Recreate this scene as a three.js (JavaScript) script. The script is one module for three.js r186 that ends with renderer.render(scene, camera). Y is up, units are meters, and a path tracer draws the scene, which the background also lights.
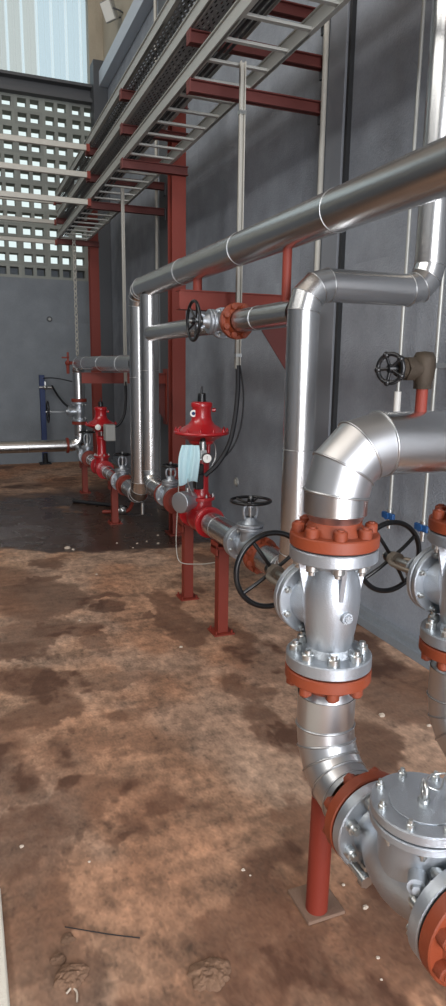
import * as THREE from 'three';
import { mergeGeometries } from 'three/addons/utils/BufferGeometryUtils.js';
import { RoundedBoxGeometry } from 'three/addons/geometries/RoundedBoxGeometry.js';
import { RectAreaLightUniformsLib } from 'three/addons/lights/RectAreaLightUniformsLib.js';

// ---------------------------------------------------------------- camera, sky, light, exposure
const scene = new THREE.Scene();
const D2R = Math.PI / 180;
const camera = new THREE.PerspectiveCamera(74.62, 446 / 1006, 0.05, 200);
{
  const th = 11.80 * D2R, ps = 21.65 * D2R, ro = 0.784 * D2R;
  const F = new THREE.Vector3(Math.sin(ps) * Math.cos(th), -Math.sin(th), -Math.cos(ps) * Math.cos(th));
  const R = new THREE.Vector3(Math.cos(ps), 0, Math.sin(ps));
  const U = new THREE.Vector3().crossVectors(R, F);
  const up = U.clone().multiplyScalar(Math.cos(ro)).addScaledVector(R, -Math.sin(ro));
  camera.position.set(0, 1.6, 0);
  camera.up.copy(up);
  camera.lookAt(F.clone().add(camera.position));
}
scene.add(camera);
scene.background = new THREE.Color(0xd9e9e9);
scene.backgroundIntensity = 1.08;
RectAreaLightUniformsLib.init();
function daylight(w, h, pos, look, intensity, color) {
  const l = new THREE.RectAreaLight(color, intensity, w, h);
  l.position.set(...pos); l.lookAt(...look); scene.add(l); return l;
}
// daylight coming in through the open shutter door behind the camera; second lamp added to brighten the upper room, at an unseen added band of sheets
const doorLight = daylight(3.3, 4.1, [0.45, 2.1, 3.94], [0.45, 2.1, 0], 13, 0xf8f9ff); doorLight.name = 'door_daylight';
const addedBandLight = daylight(8.2, 2.0, [-4.40, 6.75, -2.0], [0, 6.75, -2.0], 7.5, 0xfaf6f2); addedBandLight.name = 'added_band_light';

const renderer = new THREE.WebGLRenderer({ antialias: true });
renderer.toneMapping = THREE.LinearToneMapping;
renderer.toneMappingExposure = 1.08;
renderer.shadowMap.enabled = true;

// ---------------------------------------------------------------- helpers
let seed = 20240517;
const rnd = () => { seed = (seed * 1664525 + 1013904223) >>> 0; return seed / 4294967296; };
const rr = (a, b) => a + (b - a) * rnd();
const V = (x, y, z) => new THREE.Vector3(x, y, z);
const taken = {};
function numbered(n) { const k = taken[n] = (taken[n] ?? -1) + 1; return k ? n + '_' + String(k).padStart(3, '0') : n; }
function shade(o) { o.castShadow = true; o.receiveShadow = true; return o; }
function thing(name, label, category, pos = [0, 0, 0], group) {
  const o = new THREE.Group(); o.name = numbered(name); o.position.set(...pos); scene.add(o);
  o.userData = { label, category }; if (group) o.userData.group = group;
  return o;
}
function offsetOf(o) { const v = V(0, 0, 0); for (let p = o; p && p !== scene; p = p.parent) v.add(p.position); return v; }
function norm(g) {
  let h = g.index ? g.toNonIndexed() : g;
  for (const k of Object.keys(h.attributes)) if (!['position', 'normal', 'uv'].includes(k)) h.deleteAttribute(k);
  if (!h.attributes.uv) h.setAttribute('uv', new THREE.BufferAttribute(new Float32Array(h.attributes.position.count * 2), 2));
  h.morphAttributes = {};
  return h;
}
function join(gs) { gs = [].concat(gs); return gs.length === 1 ? gs[0] : mergeGeometries(gs.map(norm)); }
// geometry is given in the frame of the thing's position (world for things built in place)
function part(parent, name, gs, mat, label) {
  let g = join(gs);
  const off = offsetOf(parent);
  if (off.lengthSq()) { g = g.clone(); g.translate(-off.x, -off.y, -off.z); }
  const m = shade(new THREE.Mesh(g, mat)); m.name = name; parent.add(m);
  if (label) m.userData.label = label;
  return m;
}
function partAt(parent, name, geo, mat, pos, quat, label) {      // shares geo between alike pieces; pos in world / local frame of the root
  const m = shade(new THREE.Mesh(geo, mat)); m.name = name; parent.add(m);
  m.position.set(...pos).sub(offsetOf(parent)); if (quat) m.quaternion.copy(quat);
  if (label) m.userData.label = label;
  return m;
}
function single(name, label, category, gs, mat, group) {
  const m = shade(new THREE.Mesh(join(gs), mat)); m.name = numbered(name); scene.add(m);
  m.userData = { label, category }; if (group) m.userData.group = group;
  return m;
}
function struct(name, gs, mat, parent = scene) {
  const m = shade(new THREE.Mesh(join(gs), mat)); m.name = name; parent.add(m);
  if (parent === scene) m.userData.kind = 'structure';
  return m;
}
function box(x0, x1, y0, y1, z0, z1, bev = 0) {
  const w = x1 - x0, h = y1 - y0, d = z1 - z0;
  const g = bev ? new RoundedBoxGeometry(w, h, d, 1, bev) : new THREE.BoxGeometry(w, h, d);
  // uv in metres
  const p = g.attributes.position, n = g.attributes.normal, uv = g.attributes.uv;
  for (let i = 0; i < p.count; i++) {
    const ax = Math.abs(n.getX(i)), ay = Math.abs(n.getY(i)), az = Math.abs(n.getZ(i));
    const X = p.getX(i) + (x0 + x1) / 2, Y = p.getY(i) + (y0 + y1) / 2, Z = p.getZ(i) + (z0 + z1) / 2;
    if (ax >= ay && ax >= az) uv.setXY(i, Z, Y); else if (ay >= az) uv.setXY(i, X, Z); else uv.setXY(i, X, Y);
  }
  g.translate((x0 + x1) / 2, (y0 + y1) / 2, (z0 + z1) / 2);
  return g;
}
const YUP = V(0, 1, 0);
function qTo(dir) { return new THREE.Quaternion().setFromUnitVectors(YUP, dir.clone().normalize()); }
function cyl(a, b, r0, r1 = r0, seg = 24, open = false) {
  const A = V(...a), B = V(...b), d = B.clone().sub(A), L = d.length();
  const g = new THREE.CylinderGeometry(r1, r0, L, seg, 1, open);
  g.applyQuaternion(qTo(d)); g.translate((A.x + B.x) / 2, (A.y + B.y) / 2, (A.z + B.z) / 2);
  return g;
}
// a disc with rounded rim: lathe along dir from a
function lathe(a, dir, prof, seg = 40) {
  const g = new THREE.LatheGeometry(prof.map(([r, h]) => new THREE.Vector2(Math.max(r, 1e-5), h)), seg);
  g.applyQuaternion(qTo(V(...dir))); g.translate(...a);
  return g;
}
function disc(a, dir, r, t, c = 0.003, seg = 40, hole = 0) {
  return lathe(a, dir, [[hole, 0], [r - c, 0], [r, c], [r, t - c], [r - c, t], [hole, t]].flatMap((p, i, A) => i && i < 5 ? [p, p.slice()] : [p]), seg);
}
function tube(pts, r, seg = 8, n = 40, closed = false, tension = 0.5) {
  return new THREE.TubeGeometry(new THREE.CatmullRomCurve3(pts.map((p) => V(...p)), closed, 'centripetal', tension), n, r, seg, closed);
}
function torus(a, dir, R, r, s1 = 10, s2 = 48) {
  const g = new THREE.TorusGeometry(R, r, s1, s2); g.rotateX(Math.PI / 2); g.applyQuaternion(qTo(V(...dir))); g.translate(...a); return g;
}
function sphere(a, r, sc = [1, 1, 1], s = 24) { const g = new THREE.SphereGeometry(r, s, Math.round(s * 0.7)); g.scale(...sc); g.translate(...a); return g; }

// ---- value noise for the computed textures
function makeNoise(s0) {
  const N = 256, t = new Float32Array(N * N); let s = s0 >>> 0;
  for (let i = 0; i < N * N; i++) { s = (s * 1664525 + 1013904223) >>> 0; t[i] = s / 4294967296; }
  const at = (i, j) => t[((j & 255) << 8) | (i & 255)];
  return (x, y) => {
    const i = Math.floor(x), j = Math.floor(y); let u = x - i, v = y - j; u = u * u * (3 - 2 * u); v = v * v * (3 - 2 * v);
    return (at(i, j) * (1 - u) + at(i + 1, j) * u) * (1 - v) + (at(i, j + 1) * (1 - u) + at(i + 1, j + 1) * u) * v;
  };
}
const nz = makeNoise(77), nz2 = makeNoise(9191);
function fbm(f, x, y, o = 4) { let a = 0.5, s = 0, w = 0; for (let i = 0; i < o; i++) { s += a * f(x, y); w += a; x = x * 2.03 + 17.1; y = y * 2.03 + 5.3; a *= 0.5; } return s / w; }
const clamp = (x, a = 0, b = 1) => Math.min(b, Math.max(a, x));
const sm = (a, b, x) => { const t = clamp((x - a) / (b - a)); return t * t * (3 - 2 * t); };
function tex(w, h, fn, srgb, rep) {
  const d = new Uint8Array(w * h * 4);
  for (let j = 0; j < h; j++) for (let i = 0; i < w; i++) { const c = fn(i, j), k = (j * w + i) * 4; d[k] = clamp(c[0]) * 255; d[k + 1] = clamp(c[1]) * 255; d[k + 2] = clamp(c[2]) * 255; d[k + 3] = clamp(c[3] ?? 1) * 255; }
  const t = new THREE.DataTexture(d, w, h, THREE.RGBAFormat); t.wrapS = t.wrapT = THREE.RepeatWrapping;
  t.magFilter = THREE.LinearFilter; t.minFilter = THREE.LinearMipmapLinearFilter; t.generateMipmaps = true;
  if (srgb) t.colorSpace = THREE.SRGBColorSpace;
  if (rep) t.repeat.set(...rep);
  t.needsUpdate = true; return t;
}
const g3 = (v) => [v, v, v];
// tileable fbm (period in lattice cells is 256 / 2^k because the lattice wraps)
const smudge = tex(256, 256, (i, j) => g3(0.9 + 0.2 * (fbm(nz, i / 40, j / 40, 2) - 0.5)), false, [2.2, 2.2]);
const grain = tex(256, 256, (i, j) => g3(fbm(nz2, i / 3, j / 3, 3)), false, [3, 3]);
const stucco = tex(512, 512, (i, j) => g3(fbm(nz, i / 3.2, j / 3.2, 3)), false, [1.1, 1.1]);

// ---------------------------------------------------------------- materials
const M = {};
const std = (o) => new THREE.MeshStandardMaterial(o);
const phys = (o) => new THREE.MeshPhysicalMaterial(o);
M.clad = std({ color: 0xcfcfce, metalness: 1, roughness: 0.27 });
M.cladMatte = std({ color: 0xcccdce, metalness: 1, roughness: 0.37 });
M.seam = std({ color: 0xb9bbbc, metalness: 1, roughness: 0.36 });
M.silver = std({ color: 0xb3b9bf, metalness: 0.85, roughness: 0.38, bumpMap: grain, bumpScale: 0.0006 });
M.zinc = std({ color: 0xc2c4c2, metalness: 0.95, roughness: 0.3 });
M.gasket = std({ color: 0x26282a, roughness: 0.8 });
M.primer = std({ color: 0x80381d, roughness: 0.5, bumpMap: grain, bumpScale: 0.0004 });
M.bracket = std({ color: 0x5f2a25, roughness: 0.6, bumpMap: grain, bumpScale: 0.0005 });
M.redPost = std({ color: 0x7a2b1c, roughness: 0.55, bumpMap: grain, bumpScale: 0.0005 });
M.redValve = phys({ color: 0xa5131b, roughness: 0.32, clearcoat: 0.6, clearcoatRoughness: 0.2 });
M.black = std({ color: 0x101113, roughness: 0.34 });
M.rubber = std({ color: 0x15161a, roughness: 0.6 });
M.galv = std({ color: 0xb4b5b0, metalness: 0.65, roughness: 0.5, bumpMap: smudge, bumpScale: 0.0004 });
M.whiteSteel = std({ color: 0xb0aea5, roughness: 0.45 });
M.blue = std({ color: 0x1d4c80, roughness: 0.45 });
M.bluePost = std({ color: 0x173060, roughness: 0.5 });
M.gland = std({ color: 0x8d8377, metalness: 0.6, roughness: 0.5 });
M.brass = std({ color: 0x41382e, metalness: 0.5, roughness: 0.55, bumpMap: grain, bumpScale: 0.0008 });
M.rag = std({ color: 0xb9d9e0, roughness: 0.95, side: THREE.DoubleSide });
M.dial = std({ color: 0xe8e8e2, roughness: 0.4 });
M.greyBox = std({ color: 0x9b9c98, roughness: 0.5, metalness: 0.3 });
function mottled(hex, amp, scale, n = nz) {
  const c = new THREE.Color(hex).convertLinearToSRGB();
  return tex(512, 512, (i, j) => { const k = 1 + amp * (fbm(n, i / scale, j / scale, 5) - 0.5) + amp * 0.35 * (fbm(nz2, i / 2, j / 2, 2) - 0.5); return [c.r * k, c.g * k, c.b * k]; }, true, [0.45, 0.45]);
}
M.wall = std({ map: mottled(0x878d95, 0.22, 40), roughness: 0.72, bumpMap: stucco, bumpScale: 0.004 });
M.wallBack = std({ map: mottled(0x7f868c, 0.16, 50), roughness: 0.75, bumpMap: stucco, bumpScale: 0.003 });
M.wallUpper = std({ map: mottled(0xb0a795, 0.15, 60), roughness: 0.85 });
M.column = std({ color: 0x767a80, roughness: 0.5, bumpMap: grain, bumpScale: 0.0005 });
M.columnDark = std({ color: 0x4c4f53, roughness: 0.55 });
M.beam = std({ color: 0xbcc6d0, roughness: 0.5 });
M.beamDark = std({ color: 0x55575a, roughness: 0.6 });
M.block = [0x90958f, 0x8a8e89, 0x969a94].map((c) => std({ color: c, roughness: 0.85 }));
M.roof = std({ color: 0xc6bcb0, roughness: 0.6, metalness: 0.2 });
M.sheet = [0xdfe8f2, 0xdad7d6, 0xdad0cc].map((c) => phys({ color: c, roughness: 0.4, transmission: 0.95, thickness: 0, side: THREE.DoubleSide }));
M.rib = phys({ color: 0xf4f8ff, roughness: 0.35, transmission: 0.96, thickness: 0, side: THREE.DoubleSide });  // paler than the pans: highlight of the lit rib faces put into the colour
M.earth = std({ color: 0x8f7f6c, roughness: 0.95 });
M.plate = std({ color: 0x7b6252, roughness: 0.85, bumpMap: grain, bumpScale: 0.0008 });
M.stone = std({ color: 0x8f6f58, roughness: 0.95, bumpMap: grain, bumpScale: 0.003 });
M.paleStone = std({ color: 0xb9ab9b, roughness: 0.9 });
M.plinth = std({ color: 0xd9d3c6, roughness: 0.85, bumpMap: grain, bumpScale: 0.001 });

// perforated tray bottom: the punched holes as an alpha pattern
const perf = tex(64, 64, (i, j) => {
  const h = (cx, cy) => { const dx = Math.abs(i - cx) / 9, dy = Math.abs(j - cy) / 17; return dx ** 3 + dy ** 3 < 1; };
  const hole = h(16, 32) || h(48, 0) || h(48, 64); return g3(hole ? 0 : 1);
}, false, [28, 14]);
M.tray = std({ color: 0x8f9292, metalness: 0.6, roughness: 0.55, alphaMap: perf, alphaTest: 0.5, side: THREE.DoubleSide });

// ---------------------------------------------------------------- setting
const WX = 2.33, BZ = -11.0, LX = -4.5, FZ = 4.0, TOP = 8.0;
// floor: stained red-brown concrete, wet around the far drains
{
  const FX0 = -1, FX1 = 2.4, FZ0 = -11, FZ1 = 0, w = 1024, h = 2048;
  const spots = [ // x, z, rx, rz, depth
    [0.41, -4.5, 0.30, 0.45, 0.62], [0.30, -3.8, 0.22, 0.30, 0.5], [0.27, -3.25, 0.16, 0.17, 0.8], [0.16, -3.65, 0.22, 0.16, 0.55],
    [0.47, -3.9, 0.16, 0.16, 0.55], [0.80, -4.45, 0.12, 0.10, 0.75], [0.82, -4.22, 0.14, 0.10, 0.8], [0.67, -3.8, 0.13, 0.12, 0.6],
    [0.72, -3.6, 0.07, 0.2, 0.4], [0.29, -2.9, 0.22, 0.20, 0.62], [0.63, -3.1, 0.3, 0.1, 0.3], [0.30, -2.2, 0.3, 0.14, 0.45], [0.1, -2.1, 0.16, 0.2, 0.6],
    [0.05, -2.6, 0.2, 0.3, 0.45], [0.50, -2.55, 0.28, 0.12, 0.25], [1.45, -2.25, 0.22, 0.22, 0.7], [1.95, -2.55, 0.3, 0.35, 0.6], [1.12, -1.72, 0.16, 0.14, 0.5],
    [1.30, -1.25, 0.3, 0.22, 0.45], [1.0, -1.15, 0.25, 0.18, 0.35], [0.10, -1.75, 0.14, 0.3, 0.5], [0.1, -5.0, 0.4, 0.35, 0.5], [1.10, -3.9, 0.08, 0.05, 0.6], [0.55, -4.9, 0.14, 0.08, 0.6],
    [2.15, -3.6, 0.25, 0.6, 0.4], [1.6, -3.0, 0.3, 0.3, 0.3], [0.45, -1.95, 0.06, 0.04, 0.5], [0.2, -1.3, 0.25, 0.15, 0.3], [0.95, -8.9, 0.5, 0.25, 0.4], [0.0, -9.4, 0.7, 0.3, 0.35],
  ];
  const col = new Uint8Array(w * h * 4), rough = new Uint8Array(w * h * 4), bump = new Uint8Array(w * h * 4);
  const mix = (a, b, t) => a + (b - a) * t;
  for (let j = 0; j < h; j++) {
    const z = FZ0 + (FZ1 - FZ0) * (j + 0.5) / h;
    for (let i = 0; i < w; i++) {
      const x = FX0 + (FX1 - FX0) * (i + 0.5) / w;
      const big = fbm(nz, x * 1.1 + 3, z * 1.1 + 40, 4), mid = fbm(nz2, x * 6, z * 6 + 90, 4), fine = fbm(nz, x * 38, z * 22 + 300, 3), grit = nz2(x * 160, z * 110 + 500);
      const wx = x + 0.22 * (mid - 0.5) + 0.25 * (big - 0.5) + 0.05 * (fine - 0.5), wz = z + 0.30 * (mid - 0.5) + 0.30 * (big - 0.5) + 0.08 * (fine - 0.5);
      let st = 0;
      for (const s of spots) {
        const dx = (wx - s[0]) / s[2], dz = (wz - s[1]) / s[3], d = dx * dx + dz * dz;
        if (d < 1.5) st = 1 - (1 - st) * (1 - s[4] * sm(1.25, 0.6, d));
      }
      st *= 0.45 + 0.9 * fine * (0.4 + 1.2 * mid);
      // damp patches of their own
      st = clamp(st + 0.6 * (0.4 + 1.2 * fine) * sm(0.60, 0.70, fbm(nz2, x * 3.3 + 60, z * 2.8 + 7, 6)));
      // the wet area
      const edge = -5.55 - 0.55 * sm(0.9, 0.0, x) + 0.55 * (big - 0.5) + 0.35 * (mid - 0.5);
      let wet = sm(edge + 0.06, edge - 0.06, z) * sm(-8.9 + 0.8 * (big - 0.5), -8.1 + 0.5 * (mid - 0.5), z - 0.25 * (1.4 - x));
      wet *= sm(0.30, 0.42, big + 0.35 * mid);
      // dry colour: tan concrete with red soil rubbed in
      const soil = clamp(0.25 + 1.5 * (fbm(nz, x * 2.1 + 11, z * 1.5 + 3, 5) - 0.42));
      let r = mix(0.710, 0.615, soil), g = mix(0.572, 0.430, soil), b = mix(0.470, 0.318, soil);
      const streak = fbm(nz2, x * 9 + 31, z * 30 + 12, 3), k = 0.90 + 0.42 * (mid - 0.42) + 0.38 * (fine - 0.5) + 0.26 * (streak - 0.5) + 0.16 * (grit - 0.5) - 0.13 * sm(0.64, 0.85, fbm(nz, x * 60 + 9, z * 42, 3));
      r *= k; g *= k; b *= k;
      const dust = 0.55 * sm(0.45, 0.62, fbm(nz2, x * 1.7 + 5, z * 1.3 + 44, 4)); r = mix(r, 0.70 * k, dust); g = mix(g, 0.60 * k, dust); b = mix(b, 0.525 * k, dust);
      r = mix(r, 0.285, st * 0.8); g = mix(g, 0.180, st * 0.8); b = mix(b, 0.130, st * 0.8);
      r = mix(r, 0.215, wet * 0.85); g = mix(g, 0.160, wet * 0.85); b = mix(b, 0.135, wet * 0.85);
      const q = (j * w + i) * 4;
      col[q] = clamp(r) * 255; col[q + 1] = clamp(g) * 255; col[q + 2] = clamp(b) * 255; col[q + 3] = 255;
      const ro = mix(mix(0.86, 0.62, st), 0.16 + 0.25 * mid, wet);
      rough[q] = rough[q + 1] = rough[q + 2] = clamp(ro) * 255; rough[q + 3] = 255;
      const bu = mix(0.45 * mid + 0.35 * fine + 0.2 * grit, 0.35 + 0.1 * mid, wet * 0.9);
      bump[q] = bump[q + 1] = bump[q + 2] = clamp(bu) * 255; bump[q + 3] = 255;
    }
  }
  const mk = (d, srgb) => { const t = new THREE.DataTexture(d, w, h, THREE.RGBAFormat); t.wrapS = t.wrapT = THREE.MirroredRepeatWrapping; t.magFilter = THREE.LinearFilter; t.minFilter = THREE.LinearMipmapLinearFilter; t.generateMipmaps = true; if (srgb) t.colorSpace = THREE.SRGBColorSpace; t.needsUpdate = true; return t; };
  M.floor = std({ map: mk(col, true), roughness: 1, roughnessMap: mk(rough), bumpMap: mk(bump), bumpScale: 0.005 });
  const g = box(LX - 0.2, WX + 0.2, -0.2, 0, BZ - 0.2, FZ + 0.2);
  const p = g.attributes.position, uv = g.attributes.uv;
  for (let i = 0; i < p.count; i++) uv.setXY(i, (p.getX(i) - FX0) / (FX1 - FX0), (p.getZ(i) - FZ0) / (FZ1 - FZ0));
  struct('floor', g, M.floor);
}
struct('ground_outside', box(-60, 60, -0.5, -0.21, -60, 60), M.earth);
// right wall, its columns, skirting kerb, ring beam
const wallRight = struct('wall_right', box(WX, WX + 0.2, 0, 5.62, BZ - 0.2, FZ + 0.2), M.wall);
struct('upper_wall', box(WX, WX + 0.2, 5.62, TOP, BZ - 0.2, FZ + 0.2), M.wallUpper, wallRight);
let trimNo = 0;
const trim = (gs, m) => struct('trim_' + (++trimNo), gs, m);
trim([box(2.285, WX, 0, 5.60, -4.165, -3.86, 0.004)], M.column);
trim([box(2.30, WX, 0, 5.60, -3.86, -3.832)], M.gasket);
trim([box(2.21, WX, 0, 5.60, -7.62, -7.18, 0.006)], M.columnDark);
trim([box(2.12, WX, 0, 5.95, BZ, -10.72, 0.006)], M.columnDark);
trim([box(2.21, WX, 0, 5.60, -0.45, -0.1, 0.006)], M.column);
trim([box(2.20, WX, 5.60, 5.80, BZ, FZ, 0.004)], M.beam);
trim([box(2.28, WX, 5.22, 5.26, BZ, -4.2)], M.galv);
struct('baseboard_right', [box(2.29, WX, 0, 0.10, BZ, FZ, 0.004), box(2.265, WX, 0, 0.055, BZ, FZ, 0.004)], M.wallBack);
// back wall: plain lower wall, pierced blocks, beam, corrugated translucent sheets
const wallBack = struct('wall_back', [box(LX - 0.2, WX, 0, 2.87, BZ - 0.2, BZ)], M.wallBack);
struct('return_wall', box(2.12, WX, 5.45, TOP, BZ - 0.2, BZ), M.wallUpper, wallBack);
struct('block_backing', box(LX - 0.2, WX, 2.87, 3.07, BZ - 0.26, BZ - 0.2), M.wallBack, wallBack);
{
  const bw = 0.395, bh = 0.196, hw = 0.127, hh = 0.116, depth = 0.2;
  const s = new THREE.Shape(); s.moveTo(0, 0); s.lineTo(bw, 0); s.lineTo(bw, bh); s.lineTo(0, bh); s.closePath();
  for (const cx of [0.1075, 0.2875]) { const o = new THREE.Path(); const x0 = cx - hw / 2, x1 = cx + hw / 2, y0 = (bh - hh) / 2, y1 = y0 + hh; o.moveTo(x0, y0); o.lineTo(x0, y1); o.lineTo(x1, y1); o.lineTo(x1, y0); o.closePath(); s.holes.push(o); }
  const g = new THREE.ExtrudeGeometry(s, { depth, bevelEnabled: false });
  for (let r = 0; r < 13; r++) for (let c = 0; c < 17; c++) {
    const m = partAt(wallBack, 'block', g, M.block[Math.floor(rnd() * 3)], [1.7955 - c * bw, 2.87 + r * bh, BZ - depth + rr(-0.002, 0.002)]);
    m.userData = {};
  }
}
trim([box(LX, 2.14, 5.418, 5.47, BZ - 0.1, BZ + 0.14), box(LX, 2.14, 5.47, 5.64, BZ - 0.02, BZ + 0.0), box(LX, 2.14, 5.62, 5.66, BZ - 0.1, BZ + 0.14)], M.beamDark);
{
  // trapezoid profile, 0.21 m pitch, four ribs to a sheet
  const win = new THREE.Group(); win.name = 'window_1'; win.userData = { kind: 'structure' }; scene.add(win);
  const pitch = 0.21, Hs = 2.34;
  const strip = (list) => {
    const pos = [], uv = [];
    for (const [a, b] of list) for (const [x, z, y] of [[...a, 0], [...b, 0], [...a, Hs], [...a, Hs], [...b, 0], [...b, Hs]]) { pos.push(x, y, z); uv.push(x, y); }
    const g = new THREE.BufferGeometry(); g.setAttribute('position', new THREE.Float32BufferAttribute(pos, 3)); g.setAttribute('uv', new THREE.Float32BufferAttribute(uv, 2)); g.computeVertexNormals(); return g;
  };
  const pans = [], P = (k, x, z) => [k * pitch + x, z];
  for (let k = 0; k < 4; k++) pans.push([P(k, 0.045, 0), P(k, 0.12, 0)], [P(k, 0.12, 0), P(k, 0.128, 0.006)], [P(k, 0.128, 0.006), P(k, 0.136, 0)], [P(k, 0.136, 0), P(k, 0.21, 0)]);
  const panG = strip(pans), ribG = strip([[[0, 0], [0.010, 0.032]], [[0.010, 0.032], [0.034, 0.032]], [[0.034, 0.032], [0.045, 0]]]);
  const sheets = (parent, n, at) => { for (let c = 0; c < n; c++) {
    const o = at(c), m = partAt(parent, 'sheet', panG, M.sheet[c % 3], o.p, o.q);
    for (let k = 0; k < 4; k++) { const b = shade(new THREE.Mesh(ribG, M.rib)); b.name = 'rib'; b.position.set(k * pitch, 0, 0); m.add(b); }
  } };
  sheets(win, 9, (c) => ({ p: [1.355 - c * 0.84, 5.66, BZ - 0.06] }));
  const addedWin2 = new THREE.Group(); addedWin2.name = 'added_window_2'; addedWin2.userData = { kind: 'structure' }; scene.add(addedWin2);  // unseen sheets added on the left wall for soft light from above
  const q2 = new THREE.Quaternion().setFromAxisAngle(YUP, Math.PI / 2);
  sheets(addedWin2, 10, (c) => ({ p: [LX - 0.06, 5.66, 2.2 - c * 0.84], q: q2 }));
  for (const y of [6.9]) part(win, 'rail', box(LX, 2.14, y, y + 0.06, BZ - 0.16, BZ - 0.10), M.beamDark);
}
struct('ceiling', box(LX - 0.2, WX + 0.2, TOP, TOP + 0.15, BZ - 0.2, FZ + 0.2), M.roof);
// left wall below its added band of sheets, front wall with the open shutter door behind the camera
struct('wall_left', [box(LX - 0.2, LX, 0, 5.66, BZ - 0.2, FZ + 0.2), box(LX - 0.2, LX, 5.66, TOP, BZ - 0.2, -6.2), box(LX - 0.2, LX, 5.66, TOP, 2.2, FZ + 0.2)], M.wallBack);
struct('wall_front', [box(LX, -1.2, 0, TOP, FZ, FZ + 0.2), box(2.1, WX, 0, TOP, FZ, FZ + 0.2), box(-1.2, 2.1, 4.15, TOP, FZ, FZ + 0.2)], M.wallBack);

// ---------------------------------------------------------------- clad pipe runs
// corner list -> nodes with mitred elbows; returns one geometry for every section
function pipeNodes(corners, Rb, cuts = 4) {
  const P = corners.map((c) => V(...c)), nodes = [{ p: P[0], arc: false }];
  for (let i = 1; i < P.length - 1; i++) {
    const a = P[i - 1].clone().sub(P[i]).normalize(), b = P[i + 1].clone().sub(P[i]).normalize();
    const c = P[i].clone().addScaledVector(a, Rb).addScaledVector(b, Rb), u = b.clone().negate(), v = a.clone().negate();   // right-angle bends
    for (let k = 0; k <= cuts; k++) { // mitre joints on the circumscribed polygon
      const t = (k / cuts) * Math.PI / 2;
      nodes.push({ p: c.clone().addScaledVector(u, Rb * Math.cos(t)).addScaledVector(v, Rb * Math.sin(t)), arc: k < cuts });
    }
  }
  nodes.push({ p: P[P.length - 1], arc: false });
  return nodes;
}
function ringPts(c, n, d, e1, e2, r, seg) {
  const out = [];
  for (let k = 0; k < seg; k++) {
    const a = (k / seg) * Math.PI * 2, o = e1.clone().multiplyScalar(r * Math.cos(a)).addScaledVector(e2, r * Math.sin(a));
    const t = -o.dot(n) / d.dot(n); out.push(c.clone().add(o).addScaledVector(d, t));
  }
  return out;
}
function cladRun(parent, corners, r, { bend = 0.12, cuts = 4, mat = M.clad, elbowMat = mat, seams = [], every = 0, seg = 36, ends = true, seamR = 0.0015 } = {}) {
  const nodes = pipeNodes(corners, bend, cuts), n = nodes.length, dirs = [];
  for (let i = 0; i < n - 1; i++) dirs.push(nodes[i + 1].p.clone().sub(nodes[i].p).normalize());
  let e1 = Math.abs(dirs[0].y) < 0.9 ? V(0, 1, 0) : V(1, 0, 0); e1.addScaledVector(dirs[0], -e1.dot(dirs[0])).normalize();
  let along = 0;
  const bead = (c, nn, d, a, b) => part(parent, 'seam_band', new THREE.TubeGeometry(new THREE.CatmullRomCurve3(ringPts(c, nn, d, a, b, r + 0.0008, 32), true), 48, seamR, 6, true), M.seam);
  for (let i = 0; i < n - 1; i++) {
    const d = dirs[i], L = nodes[i + 1].p.distanceTo(nodes[i].p);
    if (i) { const q = new THREE.Quaternion().setFromUnitVectors(dirs[i - 1], d); e1.applyQuaternion(q).normalize(); }
    const e2 = d.clone().cross(e1).normalize();
    const nA = i ? dirs[i - 1].clone().add(d).normalize() : d.clone(), nB = i < n - 2 ? d.clone().add(dirs[i + 1]).normalize() : d.clone();
    if (L < 1e-4) continue;
    const A = ringPts(nodes[i].p, nA, d, e1, e2, r, seg), B = ringPts(nodes[i + 1].p, nB, d, e1, e2, r, seg);
    const pos = [], nor = [], uv = [], idx = [];
    for (let k = 0; k <= seg; k++) for (const [Q, c] of [[A, nodes[i].p], [B, nodes[i + 1].p]]) {
      const q = Q[k % seg]; pos.push(q.x, q.y, q.z);
      const o = q.clone().sub(c); o.addScaledVector(d, -o.dot(d)).normalize(); nor.push(o.x, o.y, o.z);
      uv.push((k / seg) * Math.PI * 2 * r + i * 0.37, along + q.clone().sub(nodes[i].p).dot(d));
    }
    for (let k = 0; k < seg; k++) { const a = k * 2; idx.push(a, a + 2, a + 1, a + 1, a + 2, a + 3); }
    const g = new THREE.BufferGeometry(); g.setAttribute('position', new THREE.Float32BufferAttribute(pos, 3)); g.setAttribute('normal', new THREE.Float32BufferAttribute(nor, 3)); g.setAttribute('uv', new THREE.Float32BufferAttribute(uv, 2)); g.setIndex(idx);
    part(parent, nodes[i].arc ? 'elbow_segment' : 'pipe_section', g, nodes[i].arc ? elbowMat : mat);
    if (i) bead(nodes[i].p, nA, d, e1, e2);
    const extra = [];
    if (!nodes[i].arc && every && L > every * 1.2) for (let s = every * 0.6; s < L - 0.12; s += every) extra.push(s);
    for (const s of extra) bead(nodes[i].p.clone().addScaledVector(d, s), d, d, e1, e2);
    along += L;
  }
  if (ends) { // closing caps
    const caps = [[nodes[0].p, dirs[0].clone().negate()], [nodes[n - 1].p, dirs[n - 2]]].map(([p, d]) => lathe([p.x, p.y, p.z], [d.x, d.y, d.z], [[0, 0.0005], [r, 0]].reverse(), 32));
    part(parent, 'end_cap', caps, M.seam);
  }
}
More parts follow.
